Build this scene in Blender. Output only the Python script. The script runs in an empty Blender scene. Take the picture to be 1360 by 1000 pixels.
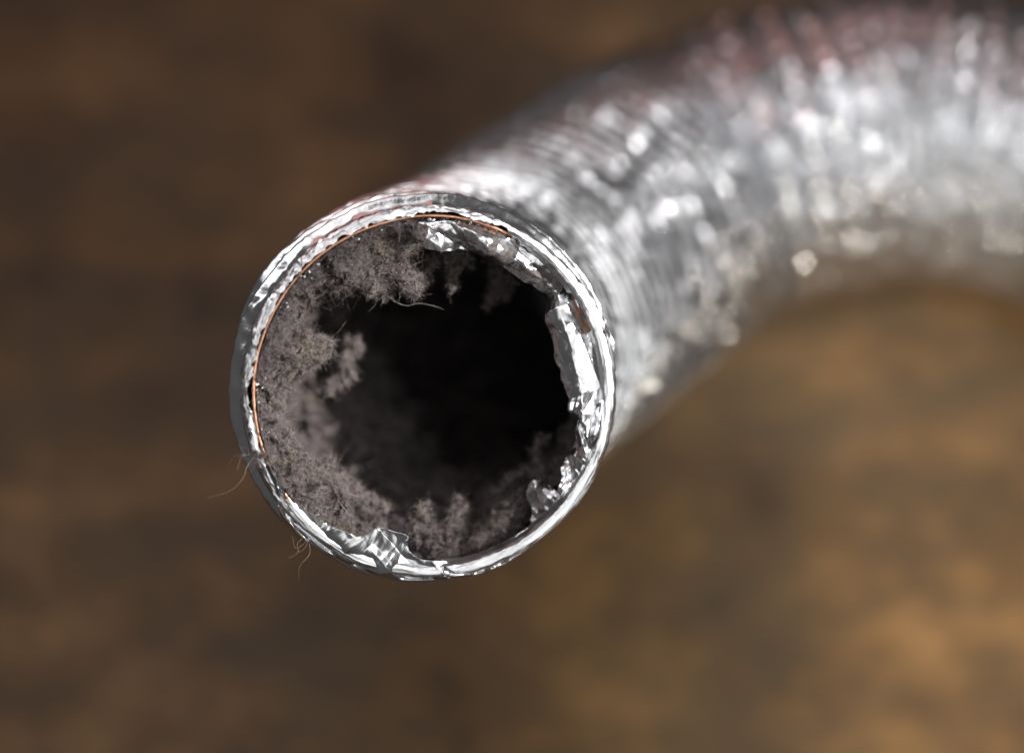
import bpy, math, random
import numpy as np
from mathutils import Vector, Matrix

S = bpy.context.scene
COL = S.collection
RNG = np.random.default_rng(7)
random.seed(7)

# ------------------------------------------------------------------ camera, world, lamps, exposure
PITCH = math.radians(65)          # the lens looks down on the table
LENS, SENSOR = 85.0, 36.0
FPX = 1360 * LENS / SENSOR
H = 0.812                         # camera height above the table
CAM = np.array([0.0, 0.0, H])
FWD = np.array([0.0, math.cos(PITCH), -math.sin(PITCH)])
UP = np.array([0.0, math.sin(PITCH), math.cos(PITCH)])
RIGHT = np.array([1.0, 0.0, 0.0])

def from_view(px, py, d):
    """World point for a place measured on the photograph at distance d."""
    return CAM + FWD * d + RIGHT * ((px - 680) / FPX * d) + UP * ((500 - py) / FPX * d)

def offset_view(x, y, d):
    return CAM + RIGHT * x + UP * y + FWD * d

cam = bpy.data.cameras.new('camera')
cam.lens, cam.sensor_width = LENS, SENSOR
cam.clip_start, cam.clip_end = 0.01, 50
cam.dof.use_dof = True
cam.dof.focus_distance = 0.642
cam.dof.aperture_fstop = 3.0
co = bpy.data.objects.new('camera', cam)
co.matrix_world = Matrix(((1, 0, 0, 0), (0, UP[1], -FWD[1], 0), (0, UP[2], -FWD[2], H), (0, 0, 0, 1)))
COL.objects.link(co)
S.camera = co

w = bpy.data.worlds.new('World'); S.world = w; w.use_nodes = True
w.node_tree.nodes['Background'].inputs[0].default_value = (0.90, 0.87, 0.86, 1)
w.node_tree.nodes['Background'].inputs[1].default_value = 0.08

def area(name, pos, target, size, power, color, spread=180, size_y=None):
    L = bpy.data.lights.new(name, 'AREA'); L.energy = power; L.color = color
    L.size = size; L.spread = math.radians(spread)
    if size_y: L.shape = 'RECTANGLE'; L.size_y = size_y
    o = bpy.data.objects.new(name, L); COL.objects.link(o)
    o.location = Vector(pos)
    o.rotation_euler = (Vector(target) - Vector(pos)).to_track_quat('-Z', 'Y').to_euler()
    return o

def spot(name, pos, target, power, color, cone, blend, radius):
    L = bpy.data.lights.new(name, 'SPOT'); L.energy = power; L.color = color
    L.spot_size = math.radians(cone); L.spot_blend = blend; L.shadow_soft_size = radius
    o = bpy.data.objects.new(name, L); COL.objects.link(o); o.location = Vector(pos)
    o.rotation_euler = (Vector(target) - Vector(pos)).to_track_quat('-Z', 'Y').to_euler()
spot('key_lamp', offset_view(0.68, 0.17, 0.09), from_view(577, 514, .647), 96, (1, 0.98, 0.955), 6.2, .4, .02)
spot('fill_spot_lamp', offset_view(0.27, 0.15, -0.12), from_view(574, 520, .64), 9, (0.96, 0.95, 1.0), 5.6, .6, .03)  # added fill so the deep lint wall shows, no known source
area('softbox_lamp', offset_view(0.12, -0.06, -0.28), from_view(900, 400, .82), 0.80, 0.37, (1, 0.99, 0.97), spread=75, size_y=.74)
area('top_fill_lamp', offset_view(-0.14, 0.60, 0.08), from_view(1000, 260, .82), 1.0, 0.30, (1, 0.96, 0.96), spread=75, size_y=.42)  # added fill: gives the hose's upper half something to reflect
spot('sparkle_lamp', offset_view(0.16, 0.16, -0.05), from_view(1120, 220, .85), 11, (1, 1, 1), 17, .8, .009)  # small lamp added only to raise glints on the crumpled hose
area('cool_fill_lamp', offset_view(-0.45, 0.45, 0.05), from_view(760, 330, .76), 0.35, .13, (0.95, 0.98, 1.0), spread=60, size_y=.5)  # added fill for the hose's dark upper-left side, no actual window
area('side_fill_lamp', offset_view(0.46, -0.44, 0.0), from_view(860, 420, .80), 0.50, 0.26, (1, 1, 1), spread=90)  # added fill to lift the dark lower right side of the hose
area('red_tint_lamp', offset_view(-0.22, 0.66, 0.62), from_view(860, 260, .85), 0.5, 0.50, (1.0, 0.42, 0.36))  # added to tint the hose's upper edge, stands in for a reddish reflection
spot('warm_spot_lamp', offset_view(.26, -.60, .18), from_view(1290, 1020, .85), 58, (1, .91, .77), 25, 1, .06)

S.view_settings.view_transform = 'Standard'
S.view_settings.look = 'None'
S.view_settings.exposure = 0.0
S.view_settings.gamma = 1
S.cycles.use_denoising = True
S.cycles.max_bounces = 8
S.cycles.sample_clamp_indirect = 6

# ------------------------------------------------------------------ numpy noise
_perm = RNG.permutation(256).astype(np.int64); _perm = np.concatenate([_perm, _perm, _perm])
_g = RNG.normal(size=(256, 3)); _g /= np.linalg.norm(_g, axis=1)[:, None]
def perlin(P, f=1.0, off=0.0):
    P = np.asarray(P) * f + off
    i = np.floor(P).astype(np.int64); u = P - i; i &= 255
    s = u * u * u * (u * (u * 6 - 15) + 10)
    out = 0
    for dx in (0, 1):
        for dy in (0, 1):
            for dz in (0, 1):
                h = _perm[_perm[_perm[(i[..., 0] + dx) & 255] + ((i[..., 1] + dy) & 255)] + ((i[..., 2] + dz) & 255)]
                g = _g[h]
                d = g[..., 0] * (u[..., 0] - dx) + g[..., 1] * (u[..., 1] - dy) + g[..., 2] * (u[..., 2] - dz)
                wgt = (s[..., 0] if dx else 1 - s[..., 0]) * (s[..., 1] if dy else 1 - s[..., 1]) * (s[..., 2] if dz else 1 - s[..., 2])
                out = out + wgt * d
    return out * 1.6
def vec_noise(P, f, off=0.0):
    return np.stack([perlin(P, f, off + 17.3 * k) for k in range(3)], -1)
def smooth(a, b, x):
    t = np.clip((x - a) / (b - a), 0, 1); return t * t * (3 - 2 * t)
def crumple(P, f, off=0.0, octs=3):
    """Creased sheet: smooth facets that meet in sharp folds."""
    Q = P + vec_noise(P, f * .6, off + 3) * (.35 / f)
    h = 0; a = 1.0
    for k in range(octs):
        h = h + a * (np.abs(perlin(Q, f * 1.9 ** k, off + 9.1 * k)) - .25)
        a *= .5
    return h

# ------------------------------------------------------------------ mesh helpers
def link(name, me, mat=None, parent=None, smooth_=True):
    o = bpy.data.objects.new(name, me); COL.objects.link(o)
    if mat: me.materials.append(mat)
    if smooth_: me.shade_smooth()
    if parent: o.parent = parent
    return o
def grid_mesh(name, P, closed_u=False):
    """P: (nu, nv, 3) points -> quad mesh."""
    nu, nv = P.shape[:2]
    idx = np.arange(nu * nv).reshape(nu, nv)
    a = idx if closed_u else idx[:-1]
    b = np.roll(idx, -1, 0) if closed_u else idx[1:]
    F = np.stack([a[:, :-1], b[:, :-1], b[:, 1:], a[:, 1:]], -1).reshape(-1, 4)
    return raw_mesh(name, P.reshape(-1, 3), F)
def raw_mesh(name, V, F):
    me = bpy.data.meshes.new(name)
    F = np.asarray(F); n = F.shape[1]
    me.vertices.add(len(V)); me.vertices.foreach_set('co', np.asarray(V, np.float32).ravel())
    me.loops.add(F.size); me.loops.foreach_set('vertex_index', F.astype(np.int32).ravel())
    me.polygons.add(len(F)); me.polygons.foreach_set('loop_start', (np.arange(len(F)) * n).astype(np.int32))
    me.update(calc_edges=True)
    return me
def tag(o, label=None, cat=None, group=None, kind=None):
    if label: o['label'] = label
    if cat: o['category'] = cat
    if group: o['group'] = group
    if kind: o['kind'] = kind
def unit(v): return v / (np.linalg.norm(v, axis=-1, keepdims=True) + 1e-12)

def fibre_mesh(name, roots, dirs, lens, rad, curl=.5, seg=5, sag=0.0):
    """Three-sided tapering fibres, each on its own curled path."""
    n = len(roots)
    d = unit(dirs); p = roots.copy(); step = (lens / seg)[:, None]
    pts = [p]
    bend = RNG.normal(size=(n, 3)) * curl
    for k in range(seg):
        bend = bend + RNG.normal(size=(n, 3)) * curl * .6
        d = unit(d + bend * .5 + np.array([0, 0, -sag]))
        p = p + d * step; pts.append(p)
    pts = np.stack(pts, 1)                                   # n, seg+1, 3
    t = unit(np.gradient(pts, axis=1))
    ref = unit(RNG.normal(size=(n, 1, 3)))
    a = unit(np.cross(t, ref)); b = np.cross(t, a)
    R = (rad[:, None] * np.linspace(1, .45, seg + 1)[None])[..., None]
    ring = [pts + R * (math.cos(q) * a + math.sin(q) * b) for q in (0, 2.094, 4.189)]
    V = np.stack(ring, 2)                                    # n, seg+1, 3, 3
    idx = np.arange(n * (seg + 1) * 3).reshape(n, seg + 1, 3)
    F = []
    for q in range(3):
        r = (q + 1) % 3
        F.append(np.stack([idx[:, :-1, q], idx[:, :-1, r], idx[:, 1:, r], idx[:, 1:, q]], -1).reshape(-1, 4))
    return raw_mesh(name, V.reshape(-1, 3), np.concatenate(F))

def tube_along(name, P, rad, sides=10, closed=False):
    P = np.asarray(P, float); t = unit(np.gradient(P, axis=0))
    a = np.zeros_like(P); v = unit(np.cross(t[0], [0.3, .5, .8]))
    for i in range(len(P)):
        v = unit(v - t[i] * np.dot(v, t[i])); a[i] = v
    b = np.cross(t, a)
    q = np.linspace(0, 2 * math.pi, sides, endpoint=False)
    rad = np.broadcast_to(rad, len(P))
    V = P[None] + rad[None, :, None] * (np.cos(q)[:, None, None] * a[None] + np.sin(q)[:, None, None] * b[None])
    return grid_mesh(name, V, closed_u=True)

def spline(pts, n, sm=0):
    pts = np.asarray(pts, float)
    P = np.vstack([2 * pts[0] - pts[1], pts, 2 * pts[-1] - pts[-2]])
    out = []
    for i in range(1, len(P) - 2):
        t = np.linspace(0, 1, 60, endpoint=False)[:, None]
        p0, p1, p2, p3 = P[i - 1], P[i], P[i + 1], P[i + 2]
        out.append(.5 * (2 * p1 + (p2 - p0) * t + (2 * p0 - 5 * p1 + 4 * p2 - p3) * t ** 2 + (3 * p1 - p0 - 3 * p2 + p3) * t ** 3))
    out = np.vstack(out + [pts[-1:]])
    for _ in range(sm):
        out[1:-1] = (out[:-2] + 2 * out[1:-1] + out[2:]) / 4
    L = np.concatenate([[0], np.cumsum(np.linalg.norm(np.diff(out, axis=0), axis=1))])
    s = np.linspace(0, L[-1], n)
    return np.stack([np.interp(s, L, out[:, k]) for k in range(out.shape[1])], 1), L[-1]

# ------------------------------------------------------------------ materials
def mat(name):
    m = bpy.data.materials.new(name); m.use_nodes = True
    nt = m.node_tree; b = nt.nodes['Principled BSDF']
    return m, nt, b
def noise_node(nt, scale, detail=4, rough=.55, coord='Object', vscale=None):
    tc = nt.nodes.new('ShaderNodeTexCoord'); mp = nt.nodes.new('ShaderNodeMapping')
    if vscale: mp.inputs['Scale'].default_value = vscale
    n = nt.nodes.new('ShaderNodeTexNoise'); n.inputs['Scale'].default_value = scale
    n.inputs['Detail'].default_value = detail; n.inputs['Roughness'].default_value = rough
    nt.links.new(tc.outputs[coord], mp.inputs[0]); nt.links.new(mp.outputs[0], n.inputs['Vector'])
    return n
def ramp(nt, src, stops):
    r = nt.nodes.new('ShaderNodeValToRGB'); e = r.color_ramp.elements
    while len(e) < len(stops): e.new(.5)
    for el, (p, c) in zip(e, stops): el.position = p; el.color = (*c, 1)
    nt.links.new(src, r.inputs[0]); return r
def bump(nt, b, src, strength, dist, prev=None):
    bm = nt.nodes.new('ShaderNodeBump'); bm.inputs['Strength'].default_value = strength
    bm.inputs['Distance'].default_value = dist
    nt.links.new(src, bm.inputs['Height'])
    if prev: nt.links.new(prev.outputs[0], bm.inputs['Normal'])
    nt.links.new(bm.outputs[0], b.inputs['Normal']); return bm

def foil(name, rough=.2, bump_s=.35, bump_f=420, dust=0.0, tone=(.80, .81, .83)):
    m, nt, b = mat(name)
    b.inputs['Metallic'].default_value = 1
    b.inputs['Base Color'].default_value = (*tone, 1)
    n = noise_node(nt, bump_f, 3, .5)
    bump(nt, b, n.outputs['Fac'], bump_s, .0006)
    r = noise_node(nt, 160, 4, .6)
    mr = nt.nodes.new('ShaderNodeMapRange'); nt.links.new(r.outputs['Fac'], mr.inputs[0])
    mr.inputs[1].default_value = .3; mr.inputs[2].default_value = .7
    mr.inputs[3].default_value = rough * .7; mr.inputs[4].default_value = rough * 1.5
    nt.links.new(mr.outputs[0], b.inputs['Roughness'])
    if dust:
        d = nt.nodes.new('ShaderNodeBsdfDiffuse')
        dn = noise_node(nt, 900, 4, .7)
        dc = ramp(nt, dn.outputs['Fac'], [(.3, (.045, .038, .036)), (.7, (.16, .142, .132))])
        nt.links.new(dc.outputs[0], d.inputs[0])
        mn = noise_node(nt, 170, 8, .75)
        c = .62 - dust * .35
        mk = ramp(nt, mn.outputs['Fac'], [(c, (0, 0, 0)), (c + .10, (1, 1, 1))])
        mx = nt.nodes.new('ShaderNodeMixShader')
        nt.links.new(mk.outputs[0], mx.inputs[0]); nt.links.new(b.outputs[0], mx.inputs[1]); nt.links.new(d.outputs[0], mx.inputs[2])
        nt.links.new(mx.outputs[0], nt.nodes['Material Output'].inputs[0])
    return m
M_TUBE = foil('duct_foil', .18, .34, 260)
M_RIM = foil('rim_foil', .33, .05, 300)
M_FLAP = foil('shiny_flap_foil', .20, .05, 500)
M_DUSTY = foil('dusty_flap_foil', .22, .06, 300, dust=.42)
M_SPECK = foil('soiled_foil', .3, .3, 500, dust=.95)

m, nt, b = mat('copper_wire'); M_WIRE = m
b.inputs['Metallic'].default_value = .85; b.inputs['Roughness'].default_value = .38
n = noise_node(nt, 500, 4)
r = ramp(nt, n.outputs['Fac'], [(.3, (.62, .25, .12)), (.7, (.95, .52, .34))]); nt.links.new(r.outputs[0], b.inputs['Base Color'])

def lint_mat(name, dark, mid, beige, fine=900):
    m, nt, b = mat(name)
    b.inputs['Roughness'].default_value = 1; b.inputs['Specular IOR Level'].default_value = .08
    big = noise_node(nt, 95, 5, .6)
    f = noise_node(nt, fine, 5, .75)
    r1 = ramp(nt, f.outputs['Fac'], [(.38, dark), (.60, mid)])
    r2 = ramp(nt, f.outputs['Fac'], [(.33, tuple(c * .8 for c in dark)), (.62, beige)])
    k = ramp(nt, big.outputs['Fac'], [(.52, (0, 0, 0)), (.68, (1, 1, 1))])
    mx = nt.nodes.new('ShaderNodeMix'); mx.data_type = 'RGBA'
    nt.links.new(k.outputs[0], mx.inputs[0]); nt.links.new(r1.outputs[0], mx.inputs[6]); nt.links.new(r2.outputs[0], mx.inputs[7])
    nt.links.new(mx.outputs[2], b.inputs['Base Color'])
    bump(nt, b, f.outputs['Fac'], .9, .0012)
    return m
M_LINT = lint_mat('lint', (.016, .012, .012), (.165, .138, .138), (.18, .150, .122))  # core colour kept near black: crevice shade put into the lint colour
M_FUZZ = lint_mat('lint_fuzz', (.07, .058, .056), (.38, .328, .312), (.42, .365, .30), fine=400)
m, nt, b = mat('pale_hair'); M_HAIR = m
b.inputs['Base Color'].default_value = (.42, .33, .22, 1); b.inputs['Roughness'].default_value = .4

# ------------------------------------------------------------------ table
m, nt, b = mat('worn_brown_wood')
n1 = noise_node(nt, 9, 9, .62, vscale=(1, 1.25, 1))
n2 = noise_node(nt, 21, 8, .6, vscale=(.9, 1.25, 1))
n3 = noise_node(nt, 260, 6, .7, vscale=(.25, 1.6, 1))
c1 = ramp(nt, n1.outputs['Fac'], [(.36, (.070, .045, .026)), (.50, (.19, .111, .050)), (.66, (.33, .190, .082))])
c2 = ramp(nt, n2.outputs['Fac'], [(.42, (1, 1, 1)), (.60, (0, 0, 0))])
mx = nt.nodes.new('ShaderNodeMix'); mx.data_type = 'RGBA'
mm = nt.nodes.new('ShaderNodeMath'); mm.operation = 'MULTIPLY'; mm.inputs[1].default_value = .68
nt.links.new(c2.outputs[0], mm.inputs[0]); nt.links.new(mm.outputs[0], mx.inputs[0])
nt.links.new(c1.outputs[0], mx.inputs[6]); mx.inputs[7].default_value = (.090, .066, .042, 1)
mx2 = nt.nodes.new('ShaderNodeMix'); mx2.data_type = 'RGBA'; mx2.blend_type = 'MULTIPLY'; mx2.inputs[0].default_value = .6
g = ramp(nt, n3.outputs['Fac'], [(.3, (.45, .45, .45)), (.65, (1, 1, 1))])
nt.links.new(mx.outputs[2], mx2.inputs[6]); nt.links.new(g.outputs[0], mx2.inputs[7])
nt.links.new(mx2.outputs[2], b.inputs['Base Color'])
b.inputs['Roughness'].default_value = .55; b.inputs['Specular IOR Level'].default_value = .3
bump(nt, b, n3.outputs['Fac'], .4, .0008)
u = np.linspace(-1.1, 1.1, 160); v = np.linspace(-.6, 1.5, 160)
U, Vv = np.meshgrid(u, v, indexing='ij')
Z = perlin(np.stack([U * 14, Vv * 22, U * 0], -1)) * .0006
top = np.stack([U, Vv, Z], -1)
table = link('table_top', grid_mesh('table_top', top), m)
tag(table, 'mottled brown weathered wooden table top under the duct', None, None, 'structure')
sol = table.modifiers.new('thickness', 'SOLIDIFY'); sol.thickness = .03; sol.offset = -1

# ------------------------------------------------------------------ duct centreline
R = .050
def on_table(px, py, clearance=.056):
    d = (H - clearance) / (math.sin(PITCH) - (500 - py) / FPX * math.cos(PITCH))
    return from_view(px, py, d)
ctrl = [from_view(573, 522, .640), from_view(561, 508, .668), from_view(580, 487, .705), from_view(650, 440, .765),
        from_view(765, 354, .820), from_view(900, 263, .862), on_table(1045, 200, .061), on_table(1190, 180, .058),
        on_table(1335, 192, .058), on_table(1475, 240, .058), on_table(1590, 330, .058), on_table(1660, 470, .058)]
NC = 2600
CL, LEN = spline(ctrl, NC, sm=250)
T = unit(np.gradient(CL, axis=0))
E1 = np.zeros_like(CL); v = RIGHT.copy()
for i in range(NC):
    v = v - T[i] * np.dot(v, T[i]); v /= np.linalg.norm(v); E1[i] = v
E2 = np.cross(E1, T)      # up in the mouth plane
if np.dot(E2[0], UP) < 0: E2 = -E2
SS = np.linspace(0, LEN, NC)
def frame(s):
    return [np.stack([np.interp(s, SS, A[:, k]) for k in range(3)], -1) for A in (CL, E1, E2)]
def duct_pt(phi, s, r):
    """Point at angle phi, distance s behind the mouth, radius r from the duct's axis."""
    c, a, bb = frame(np.maximum(s, 0))
    extra = np.minimum(s, 0)[..., None] * T[0]
    return c + extra + np.cos(phi)[..., None] * r[..., None] * a + np.sin(phi)[..., None] * r[..., None] * bb
def at(px, py, z):
    """Point z metres behind the mouth plane, where the photograph shows it."""
    ray = from_view(px, py, 1.0) - CAM
    o = CL[0] + T[0] * z
    k = np.dot(o - CAM, T[0]) / np.dot(ray, T[0])
    return CAM + ray * k

duct = bpy.data.objects.new('flexible_duct', None); COL.objects.link(duct)
tag(duct, 'silver foil flexible dryer duct, curved, open end packed with grey lint', 'duct')

# outer foil: helical ridges over the wire, crumpled hollows between
PITCHW = .0086
nphi, ns = 300, 1800
s = np.concatenate([np.linspace(.0026, .03, 150, endpoint=False), np.linspace(.03, LEN, ns - 150)])
phi = np.linspace(0, 2 * math.pi, nphi, endpoint=False)
PH, SG = np.meshgrid(phi, s, indexing='ij')
turn = SG / PITCHW - PH / (2 * math.pi) + .07 * perlin(np.stack([np.cos(PH), np.sin(PH), SG * 30], -1))
fr = turn - np.round(turn)
ridge = np.exp(-(fr * PITCHW / .0010) ** 2)
sagm = np.cos(np.pi * fr) ** 2
Q = np.stack([np.cos(PH) * R, np.sin(PH) * R, SG], -1)
cell = np.stack([np.cos(PH) * R * .95, np.sin(PH) * R * .95, np.round(turn) * .031 + SG * 1.0], -1)     # wrinkles differ from turn to turn
pl = crumple(cell, 150, 4.0, 3)
fade = smooth(.003, .016, SG)
r = .0028 * smooth(.10, .20, SG) + (.0490 + .0009 * smooth(.0026, .010, SG)) + (.0031 + .0008 * perlin(cell, 60, 7.)) * ridge * (.3 + .7 * fade) - .0014 * (1 - sagm) + (.12 + .88 * fade) * (.0030 * pl * (1 - ridge * .8)) \
    + .0007 * perlin(Q, 35, 2.0) * fade + .0004 * crumple(np.stack([np.cos(PH) * R * .9, np.sin(PH) * R * .9, SG * 1.3], -1), 330, 8.0, 2)
tube = link('foil_tube', grid_mesh('foil_tube', duct_pt(PH, SG, r), closed_u=True), M_TUBE, duct)

# rim lip: foil rolled over the end wire, cut away where the wire lies bare
def deg(x, y): return math.degrees(math.atan2(522 - y, x - 573)) % 360
RW = .0468
prof = np.array([[.0452, .0042], [.0454, .0022], [.0458, .0006], [.0464, -.0004], [.0473, -.0007], [.0483, -.0006], [.0490, -.0002], [.0494, .0009], [.0495, .0024], [.0491, .0042]])
nu, nv = 1400, 60
ph = np.linspace(0, 2 * math.pi, nu, endpoint=False); dg = np.degrees(ph)
cover = 1 - smooth(58, 66, dg) * (1 - smooth(214, 226, dg))
cover = np.minimum(cover, 1 - .55 * smooth(19, 21, dg) * (1 - smooth(34, 37, dg)))
ring3 = np.stack([np.cos(ph), np.sin(ph), ph * 0], -1)
jag = perlin(ring3, 14, 1.) * .5 + perlin(ring3, 45, 5.) * .3
v0 = np.clip((1 - cover) * .47 + jag * .10 * (1 - cover * .3), 0, .62)
vv = v0[:, None] + (1 - v0[:, None]) * np.linspace(0, 1, nv)[None]
x = vv * (len(prof) - 1)
rr = np.interp(x, np.arange(len(prof)), prof[:, 0]); zz = np.interp(x, np.arange(len(prof)), prof[:, 1])
PHr = np.broadcast_to(ph[:, None], rr.shape)
Q = np.stack([np.cos(PHr) * .010, np.sin(PHr) * .010, rr * 1.6 + zz * 1.2], -1)
am = (.00045 + .0007 * (1 - cover))[:, None]
Q2 = np.stack([np.cos(PHr) * .035, np.sin(PHr) * .035, rr * 2 + zz * 1.2], -1)
rr = rr + am * crumple(Q, 260, 6.) + am * .7 * crumple(Q2, 380, 8., 2) + .0003 * perlin(Q, 60, 3.); zz = zz + am * .7 * crumple(Q, 230, 11.)
lip = link('rim_lip', grid_mesh('rim_lip', duct_pt(PHr, zz, rr), closed_u=True), M_RIM, duct)

# wire: nearly flat first turn at the mouth, then under the foil
a = np.linspace(-0.55, 4.2 * math.pi, 1500)      # counts back from the loose end at the right
ang = math.radians(20) + a
sz = .0009 + .0006 * perlin(np.stack([np.cos(ang), np.sin(ang), ang * .1], -1), 2.) + np.clip((a - 5.9) / (2 * math.pi), 0, 9) * PITCHW
rw = RW + .00025 * perlin(np.stack([np.cos(ang), np.sin(ang), ang * .1], -1), 3., 7.) + .0016 * smooth(5.9, 7.5, a)
wire = link('wire_coil', tube_along('wire_coil', duct_pt(ang, sz, rw), .00042), M_WIRE, duct)

# thin inner liner whose torn edge peeps out beside the wire
nu, nv = 1100, 40
ph = np.linspace(math.radians(52), math.radians(232), nu); t = np.linspace(0, 1, nv)
PHl, Tl = np.meshgrid(ph, t, indexing='ij')
ring3 = np.stack([np.cos(PHl), np.sin(PHl), Tl * .3], -1)
rl = .0462 - .0016 * Tl; zl = .0004 + .006 * Tl + .0007 * perlin(ring3, 60, 2.) * (1 - Tl)
Q = np.stack([np.cos(PHl) * rl, np.sin(PHl) * rl, zl], -1)
rl = rl + .0010 * crumple(Q, 300, 2.)
liner = link('inner_liner', grid_mesh('inner_liner', duct_pt(PHl, zl, rl)), M_SPECK, duct)

# foil flaps torn and folded into the mouth
def folds(P, n, seed, wmin, wmax, steep):
    """Flat facets meeting in straight creases."""
    rg = np.random.default_rng(seed); flat = P.reshape(-1, 3); h = 0
    for _ in range(n):
        d = unit(rg.normal(size=3)); c = flat[rg.integers(len(flat))]
        x = (P - c) @ d; wd = rg.uniform(wmin, wmax)
        h = h + rg.normal() * steep * (wd - np.minimum(np.abs(x), wd))
    return h - np.mean(h)
def flap(outer, inner, z_out, z_in, bulge, amp, freq, seed, material, label, jagged=.0017, nu=260, nv=80):
    o3 = np.array([at(x, y, z_out) for x, y in outer]); i3 = []
    zi = z_in if hasattr(z_in, '__len__') else [z_in] * len(inner)
    for (x, y), z in zip(inner, zi): i3.append(at(x, y, z))
    A, _ = spline(o3, nu); B, _ = spline(np.array(i3), nu)
    B = B + vec_noise(B, 140, seed) * jagged + vec_noise(B, 420, seed + 5) * jagged * .25
    t = np.linspace(0, 1, nv)[None, :, None]
    P = A[:, None] * (1 - t) + B[:, None] * t
    nrm = unit(np.cross(A[-1] - A[0], (B - A).mean(0)))
    if np.dot(nrm, T[0]) > 0: nrm = -nrm
    P = P + nrm * bulge * np.sin(np.pi * t ** .8)
    h = (folds(P, int(freq * .16), int(seed * 10), .0025, .0110, .34) / .0042 + .42 * crumple(P, freq * .8, seed, 3))[..., None]
    env = smooth(0, .12, t) * .85 + .15
    P = P + nrm * amp * h * env + vec_noise(P, freq * .4, seed + 2) * amp * .3 * env
    o = link('foil_flap', grid_mesh('foil_flap', P), material, duct)
    s_ = o.modifiers.new('thickness', 'SOLIDIFY'); s_.thickness = .00012
    o['label'] = label
    return o
flap([(556, 294), (620, 294), (680, 313), (722, 343), (752, 378)], [(562, 317), (604, 333), (652, 350), (690, 371), (714, 386), (736, 402)],
     .0016, [.002, .004, .005, .005, .006, .008], .0012, .0034, 82, 2.2, M_DUSTY, 'dusty grey crumpled foil flap at the top right of the mouth')
flap([(735, 358), (770, 397), (792, 440), (803, 480), (806, 530), (797, 575)], [(716, 372), (730, 395), (734, 430), (747, 478), (763, 530), (795, 574)],
     .0014, [.006, .009, .008, .007, .006, .002], .0022, .0038, 80, 8.8, M_FLAP, 'bright crinkled foil flap along the right of the mouth')
flap([(806, 525), (801, 585), (783, 632), (757, 668)], [(772, 560), (758, 590), (750, 620), (738, 655)],
     .0014, [.003, .004, .004, .004], .0015, .0036, 130, 15.3, M_FLAP, 'bright crinkled foil flap at the lower right of the mouth')
flap([(756, 664), (738, 688), (718, 706), (698, 720)], [(736, 652), (724, 646), (706, 655), (697, 712)],
     .0016, [.008, .011, .012, .004], .0005, .0026, 110, 21.3, M_DUSTY, 'small dull foil tab standing up at the lower right')
flap([(388, 694), (430, 730), (480, 757), (535, 770), (598, 769)], [(414, 694), (438, 700), (478, 704), (537, 702), (550, 730), (596, 748)],
     .0012, [-.002, -.001, .000, .001, .001, .001], .0010, .0028, 85, 31.9, M_FLAP, 'folded foil flap with a turned edge at the bottom of the mouth')
flap([(590, 770), (640, 761), (690, 736), (726, 703)], [(584, 746), (626, 750), (664, 731), (700, 706)],
     .0012, [.002, .002, .002, .003], .0006, .0026, 130, 41.7, M_DUSTY, 'narrow dusty foil strip at the lower edge of the mouth')
flap([(346, 622), (362, 660), (385, 692), (412, 718)], [(356, 628), (372, 652), (396, 680), (424, 708)],
     .0010, [.002, .003, .003, .003], .0004, .0020, 170, 51.2, M_FLAP, 'thin foil sliver beside the wire at the lower left')

# ------------------------------------------------------------------ lint
def key_interp(x, ks):
    ks = sorted(ks); a = [k[0] for k in ks]; bvals = [k[1] for k in ks]
    a = [a[-1] - 360] + a + [a[0] + 360]; bvals = [bvals[-1]] + bvals + [bvals[0]]
    return np.interp(x, a, bvals)
TK = [(0, 1.0), (30, .8), (60, 1.2), (85, 2.5), (100, 7), (120, 10), (135, 8), (150, 9), (162, 11), (180, 6.5), (200, 7), (215, 9), (230, 11.5), (245, 8),
      (262, 3), (280, 2.), (300, 2), (315, 1.5), (335, 1)]
DK = [(0, 3), (40, 3), (70, 6), (100, 10), (130, 12), (150, 13), (170, 16), (200, 17), (230, 16), (255, 13), (290, 9), (320, 5), (345, 3)]
nphi, ns = 760, 340
s = .0004 + .205 * np.linspace(0, 1, ns) ** 2.0
phi = np.linspace(0, 2 * math.pi, nphi, endpoint=False)
PH, SG = np.meshgrid(phi, s, indexing='ij')
Tm = key_interp(np.degrees(PH), TK) / 1000
u3 = np.stack([np.cos(PH) * .045, np.sin(PH) * .045, SG], -1)
deep = key_interp(np.degrees(PH), DK) / 1000 * (.75 + .5 * perlin(u3, 30, 3.3) + .4 * perlin(u3, 75, 5.5))
k = smooth(.030, .070, SG)
lump = smooth(.0002, .008, SG) * (1 - .72 * smooth(.011, .026, SG))          # the front roll overhangs a hollow
th = .0002 + Tm * lump * (1 - k) * (1 + .6 * perlin(u3, 75, 9.) + .4 * perlin(u3, 170, 9.)) + deep * k
th = th * (1 - .75 * np.exp(-(perlin(u3, 62, 4.7) / .055) ** 2) * smooth(.002, .008, SG))
th = np.maximum(th, .0004)
front = key_interp(np.degrees(PH), [(0, .010), (50, .010), (80, .004), (95, 0), (214, 0), (226, .004), (244, .010), (320, .012)])
SGf = SG + front * (1 - smooth(0, .05, SG))
P = duct_pt(PH, SGf, .0465 - th)
P = P + (vec_noise(P, 110, 1.) * .0040 + vec_noise(P, 260, 4.) * .0036 + vec_noise(P, 620, 6.) * .0009) * smooth(0, .004, SG)[..., None]
lining = link('lint_layer', grid_mesh('lint_layer', P, closed_u=True), M_LINT)
tag(lining, 'thick felted grey-brown lint layer lining the inside wall of the duct', 'lint')

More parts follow.
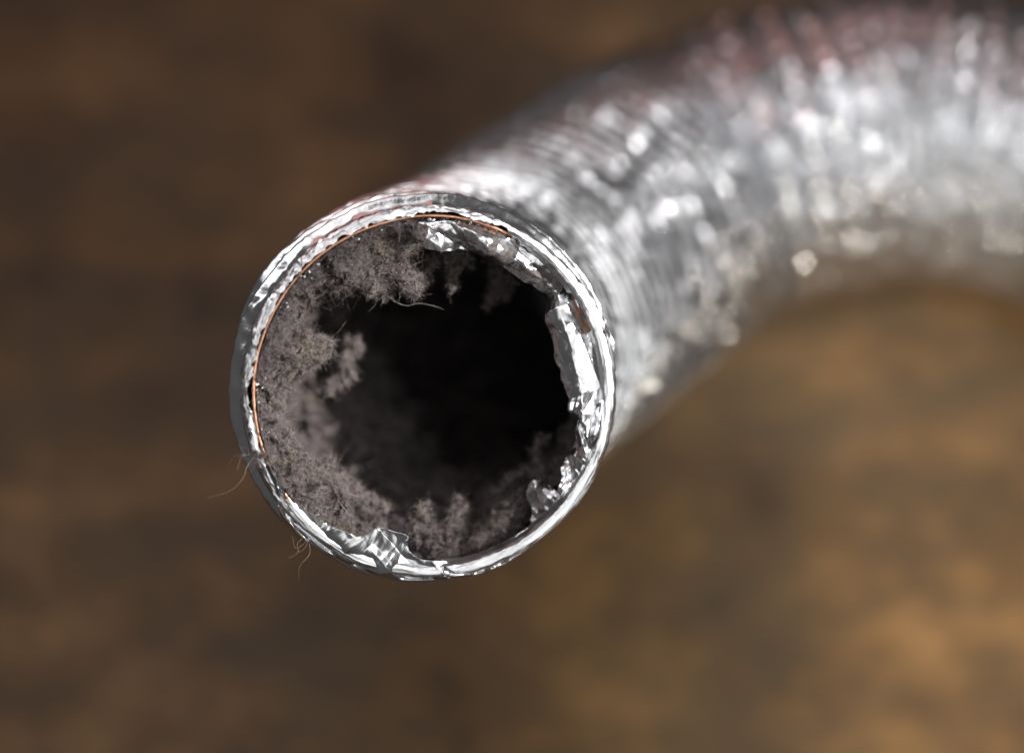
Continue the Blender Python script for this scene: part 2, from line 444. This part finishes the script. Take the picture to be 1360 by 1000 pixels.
def surface_samples(P, n, wfun):
    a = P[:-1, :-1]; d1 = P[1:, :-1] - a; d2 = P[:-1, 1:] - a
    N = np.cross(d1, d2); ar = np.linalg.norm(N, axis=-1); wt = (ar * wfun[:-1, :-1]).ravel()
    idx = RNG.choice(len(wt), n, p=wt / wt.sum())
    q = RNG.random((n, 2))
    pts = a.reshape(-1, 3)[idx] + d1.reshape(-1, 3)[idx] * q[:, :1] + d2.reshape(-1, 3)[idx] * q[:, 1:]
    return pts, unit(N.reshape(-1, 3)[idx]), idx
wf = (1 - smooth(.012, .05, SGf)) * (.12 + smooth(3, 8, Tm * 1000)) + .01
wf = wf * (.35 + smooth(-.1, .35, perlin(P, 130, 2.))) * (.12 + smooth(-.15, .25, perlin(P, 340, 6.)))
roots, nr, _ = surface_samples(P, 46000, wf)
inw = unit((CL[0] + T[0] * .004) - roots)
nr = np.where((nr * inw).sum(-1, keepdims=True) < 0, -nr, nr)
fz = link('fuzz', fibre_mesh('fuzz', roots, nr * .8 + RNG.normal(size=roots.shape) * .75, RNG.gamma(2.0, .0008, len(roots)) * np.where(RNG.random(len(roots)) < .15, 2.4, 1) + .0003,
          RNG.uniform(.000018, .000042, len(roots)), curl=.8, seg=4), M_FUZZ, lining)
fz['kind'] = 'stuff'

# flecks of torn foil caught in the lint beside the wire
nf = 260
fa = np.radians(RNG.uniform(66, 232, nf)); fs = RNG.uniform(.0002, .0035, nf); fr_ = .0464 - RNG.gamma(1.6, .0007, nf)
c0 = duct_pt(fa, fs, fr_); ax = unit(RNG.normal(size=(nf, 3)) - T[0] * 1.2); bx = unit(np.cross(ax, RNG.normal(size=(nf, 3)))); cx = np.cross(ax, bx)
FV = []; FF = []
for i in range(nf):
    r_ = RNG.uniform(.00018, .00055); b0 = len(FV); FV.append(c0[i] + ax[i] * r_ * .5)
    for k in range(6):
        q = k * math.pi / 3; rk = r_ * RNG.uniform(.6, 1.3)
        FV.append(c0[i] + rk * (math.cos(q) * bx[i] + math.sin(q) * cx[i]) + ax[i] * r_ * RNG.uniform(-.3, .3))
    FF += [[b0, b0 + 1 + k, b0 + 1 + (k + 1) % 6] for k in range(6)]
fl = link('foil_flecks', raw_mesh('foil_flecks', np.array(FV), np.array(FF)), M_FLAP, lining, False)
fl['kind'] = 'stuff'

dg_ = bpy.context.evaluated_depsgraph_get
import bmesh
def clump(name, paths, radius, fibres, label, knob=1.0, seed=0, spread=.0016, branch=3, flen=.0016, voxel=.00042, mat_=None):
    """Knobbly tuft: a branching skeleton of small lumps fused into one surface, with fuzz on it."""
    rg = np.random.default_rng(seed + 100)
    pts, rad = [], []
    for path in paths:
        W, L = spline(np.array([at(*q) for q in path]), max(4, int(1000 * spline(np.array([at(*q) for q in path]), 4)[1] / .8)))
        for i, c in enumerate(W):
            f = 1 - .35 * i / len(W)
            pts.append(c + rg.normal(size=3) * spread * .5); rad.append(radius * f * rg.uniform(.7, 1.2))
            for _ in range(branch):
                d = unit(rg.normal(size=3)); q = c.copy(); r0 = radius * f
                for k_ in range(rg.integers(2, 5)):
                    d = unit(d + rg.normal(size=3) * .45); q = q + d * r0 * .75 * knob; r0 *= .76
                    pts.append(q.copy()); rad.append(r0 * .7)
    bm = bmesh.new()
    for p, r_ in zip(pts, rad):
        bmesh.ops.create_icosphere(bm, subdivisions=1, radius=float(r_), matrix=Matrix.Translation(Vector(p)))
    me = bpy.data.meshes.new(name); bm.to_mesh(me); bm.free()
    o = bpy.data.objects.new('tmp', me); COL.objects.link(o)
    rm = o.modifiers.new('r', 'REMESH'); rm.mode = 'VOXEL'; rm.voxel_size = voxel
    dg = bpy.context.evaluated_depsgraph_get(); dg.update()
    out = bpy.data.meshes.new_from_object(o.evaluated_get(dg))
    bpy.data.objects.remove(o); bpy.data.meshes.remove(me)
    n = len(out.vertices); V = np.empty(n * 3, np.float32); out.vertices.foreach_get('co', V); V = V.reshape(-1, 3).astype(float)
    N = np.empty(n * 3, np.float32); out.vertices.foreach_get('normal', N); N = N.reshape(-1, 3).astype(float)
    V2 = V + vec_noise(V, 420, seed + 1.) * .0007 + vec_noise(V, 1100, seed + 4.) * .00035
    out.vertices.foreach_set('co', V2.astype(np.float32).ravel()); out.update(); out.name = name
    out.materials.clear()
    ob = link(name, out, M_LINT)
    tag(ob, label, 'lint clump', 'lint clumps inside the duct mouth')
    fibres = int(fibres * 1.35)
    if fibres:
        i = rg.integers(0, n, fibres)
        f = link('fuzz', fibre_mesh('fuzz', V2[i], N[i] * .8 + rg.normal(size=(fibres, 3)) * .6, rg.gamma(2.2, flen / 3, fibres) + .0003,
                 rg.uniform(.000018, .00004, fibres), curl=.7, seg=4), M_FUZZ, ob)
        f['kind'] = 'stuff'
    return ob

c_top = clump('lint_clump', [[(470, 335, .006), (490, 355, .010), (492, 382, .009)], [(500, 330, .007), (522, 352, .008), (545, 372, .008), (548, 384, .009)],
      [(485, 350, .010), (515, 372, .011), (510, 385, .011)]], .0024, 5200, 'fluffy wisp of lint hanging from the upper left of the mouth', seed=1, spread=.002)
c_ledge = clump('lint_clump', [[(372, 470, .006), (400, 468, .007), (428, 452, .008)], [(378, 498, .007), (405, 478, .008), (432, 460, .008)]],
      .0025, 4200, 'fluffy lint ledge jutting from the left wall', seed=2)
clump('lint_clump', [[(468, 455, .040), (463, 485, .038), (450, 510, .036), (430, 520, .034)]], .0019, 900, 'blurred hook-shaped lint curl behind the left ledge', seed=3, branch=2)
c_low = clump('lint_clump', [[(372, 590, .006), (393, 615, .009), (420, 638, .013), (458, 658, .018), (512, 678, .022)], [(360, 612, .004), (382, 640, .008), (408, 660, .011)],
      [(420, 620, .018), (455, 648, .020), (500, 672, .024)]], .0025, 7500, 'long matted lint roll along the lower left wall', seed=4)
clump('lint_clump', [[(592, 742, .013), (575, 712, .013), (560, 675, .014)], [(580, 720, .013), (600, 695, .013), (608, 668, .015)], [(600, 740, .014), (562, 722, .014), (550, 698, .014)], [(600, 735, .016), (625, 715, .018), (640, 700, .020)]],
      .0019, 3600, 'coral-like lint tuft standing at the bottom centre', seed=5, knob=1.25)
clump('lint_clump', [[(620, 738, .012), (645, 716, .013), (670, 690, .014), (690, 658, .016)], [(640, 730, .012), (663, 708, .013), (690, 680, .015)], [(660, 720, .013), (682, 702, .015)]],
      .0019, 3600, 'slanting coral-like lint tuft left of the standing foil tab', seed=6, knob=1.25)
clump('lint_clump', [[(590, 318, .018), (602, 350, .022), (600, 388, .022)], [(612, 325, .020), (622, 352, .022)], [(575, 340, .022), (560, 378, .024)]], .0017, 900,
      'blurred lint tuft hanging behind the top foil flap', seed=7)
clump('lint_clump', [[(655, 345, .030), (660, 375, .034), (650, 405, .036)], [(680, 365, .030), (672, 392, .034)]], .0019, 500, 'dim lint tuft hanging deep at the upper right', seed=8, branch=3)
clump('lint_clump', [[(730, 640, .016), (705, 625, .024), (680, 640, .026), (655, 655, .028)], [(718, 628, .020), (712, 605, .026), (722, 580, .028)]], .0013, 700,
      'small dim lint sprig above the standing foil tab', seed=9, branch=2, knob=1.2)
clump('lint_clump', [[(500, 645, .075), (550, 648, .080), (610, 642, .085), (650, 632, .085)]], .0042, 600, 'smooth blurred lint bank deep in the lower part of the tunnel', seed=10, voxel=.0007)
clump('lint_clump', [[(436, 560, .072), (448, 592, .076), (472, 625, .080), (500, 648, .082)]], .0046, 900, 'soft blurred lint bank deep behind the lower left roll', seed=11, voxel=.0007)

# tufts caught on the rim and single stray hairs
c_rim = clump('lint_clump', [[(352, 602, .001), (343, 604, -.001), (334, 602, .000)]], .0007, 420, 'tiny lint tuft snagged over the left rim', seed=12, branch=2, voxel=.00025, flen=.0022)
c_nub = clump('lint_clump', [[(799, 441, .000), (804, 437, -.001), (808, 436, -.001)]], .0005, 40, 'dark speck of lint stuck on the right rim beside the bare wire', seed=13, branch=1, voxel=.00022, flen=.001)
def hair(owner, path, rad=.00005):
    P, _ = spline(np.array([at(*q) for q in path]), 60)
    rd = np.linspace(1, .5, 60) * rad
    link('stray_hair', tube_along('stray_hair', P, rd, 6), M_HAIR if path[-1][2] < .001 else M_FUZZ, owner)
hair(c_rim, [(338, 606, .0), (328, 620, -.002), (322, 636, -.003), (305, 652, -.003), (276, 661, -.002)])
hair(c_rim, [(334, 603, .0), (322, 606, -.002), (317, 616, -.002), (315, 626, -.002)])
hair(c_low, [(393, 706, .001), (402, 713, -.002), (395, 722, -.003), (396, 733, -.003), (384, 741, -.003)])
hair(c_low, [(398, 710, .001), (406, 718, -.001), (393, 728, -.001), (388, 712, .0)])
hair(c_low, [(411, 722, .001), (411, 736, -.002), (398, 752, -.003), (397, 769, -.003)])
hair(c_low, [(405, 716, .001), (408, 722, -.002), (400, 732, -.003), (394, 731, -.003)])
hair(c_top, [(515, 385, .010), (523, 399, .010), (540, 406, .011), (556, 403, .012), (574, 406, .012), (590, 411, .014)], .00006)
hair(c_top, [(545, 382, .008), (548, 392, .007), (552, 398, .008), (551, 402, .008)])
hair(c_top, [(500, 395, .010), (498, 405, .010), (488, 415, .011)])
hair(c_top, [(470, 372, .008), (466, 382, .009), (463, 388, .010)])
hair(c_top, [(545, 354, .008), (556, 349, .008), (562, 346, .008)])
hair(c_top, [(548, 362, .008), (556, 368, .008)])
hair(c_ledge, [(438, 450, .008), (450, 440, .008), (460, 426, .009)])
hair(c_ledge, [(428, 478, .008), (432, 488, .008), (434, 493, .008)])
hair(c_low, [(448, 664, .008), (458, 676, .007), (469, 693, .006)], .00010)
hair(c_low, [(496, 704, .008), (512, 697, .008), (520, 690, .009)])
for k in range(14):      # short loose hairs clinging to the rim
    q = math.radians(random.uniform(150, 250)); x0, y0 = 573 + 236 * math.cos(q), 522 - 236 * math.sin(q); L = random.uniform(3, 9)
    a1 = q + random.uniform(-1.2, 1.2)
    hair(c_rim if k % 2 else c_low, [(x0, y0, .0005), (x0 + L * math.cos(a1), y0 - L * math.sin(a1), -.001),
         (x0 + 1.7 * L * math.cos(a1 + .8), y0 - 1.7 * L * math.sin(a1 + .8), -.001)], .00003)
for k in range(26):       # more loose hairs on the wispy edges
    own, box = [(c_top, (480, 545, 345, 395)), (c_ledge, (400, 440, 440, 480)), (c_low, (380, 470, 620, 690))][k % 3]
    x = random.uniform(box[0], box[1]); y = random.uniform(box[2], box[3]); z = .006
    a0 = random.uniform(-2.6, .6); pth = []
    for j in range(4):
        pth.append((x, y, z)); a0 += random.uniform(-.6, .6); L = random.uniform(5, 11)
        x += math.cos(a0) * L; y -= math.sin(a0) * L; z += random.uniform(-.001, .001)
    hair(own, pth, .00005)
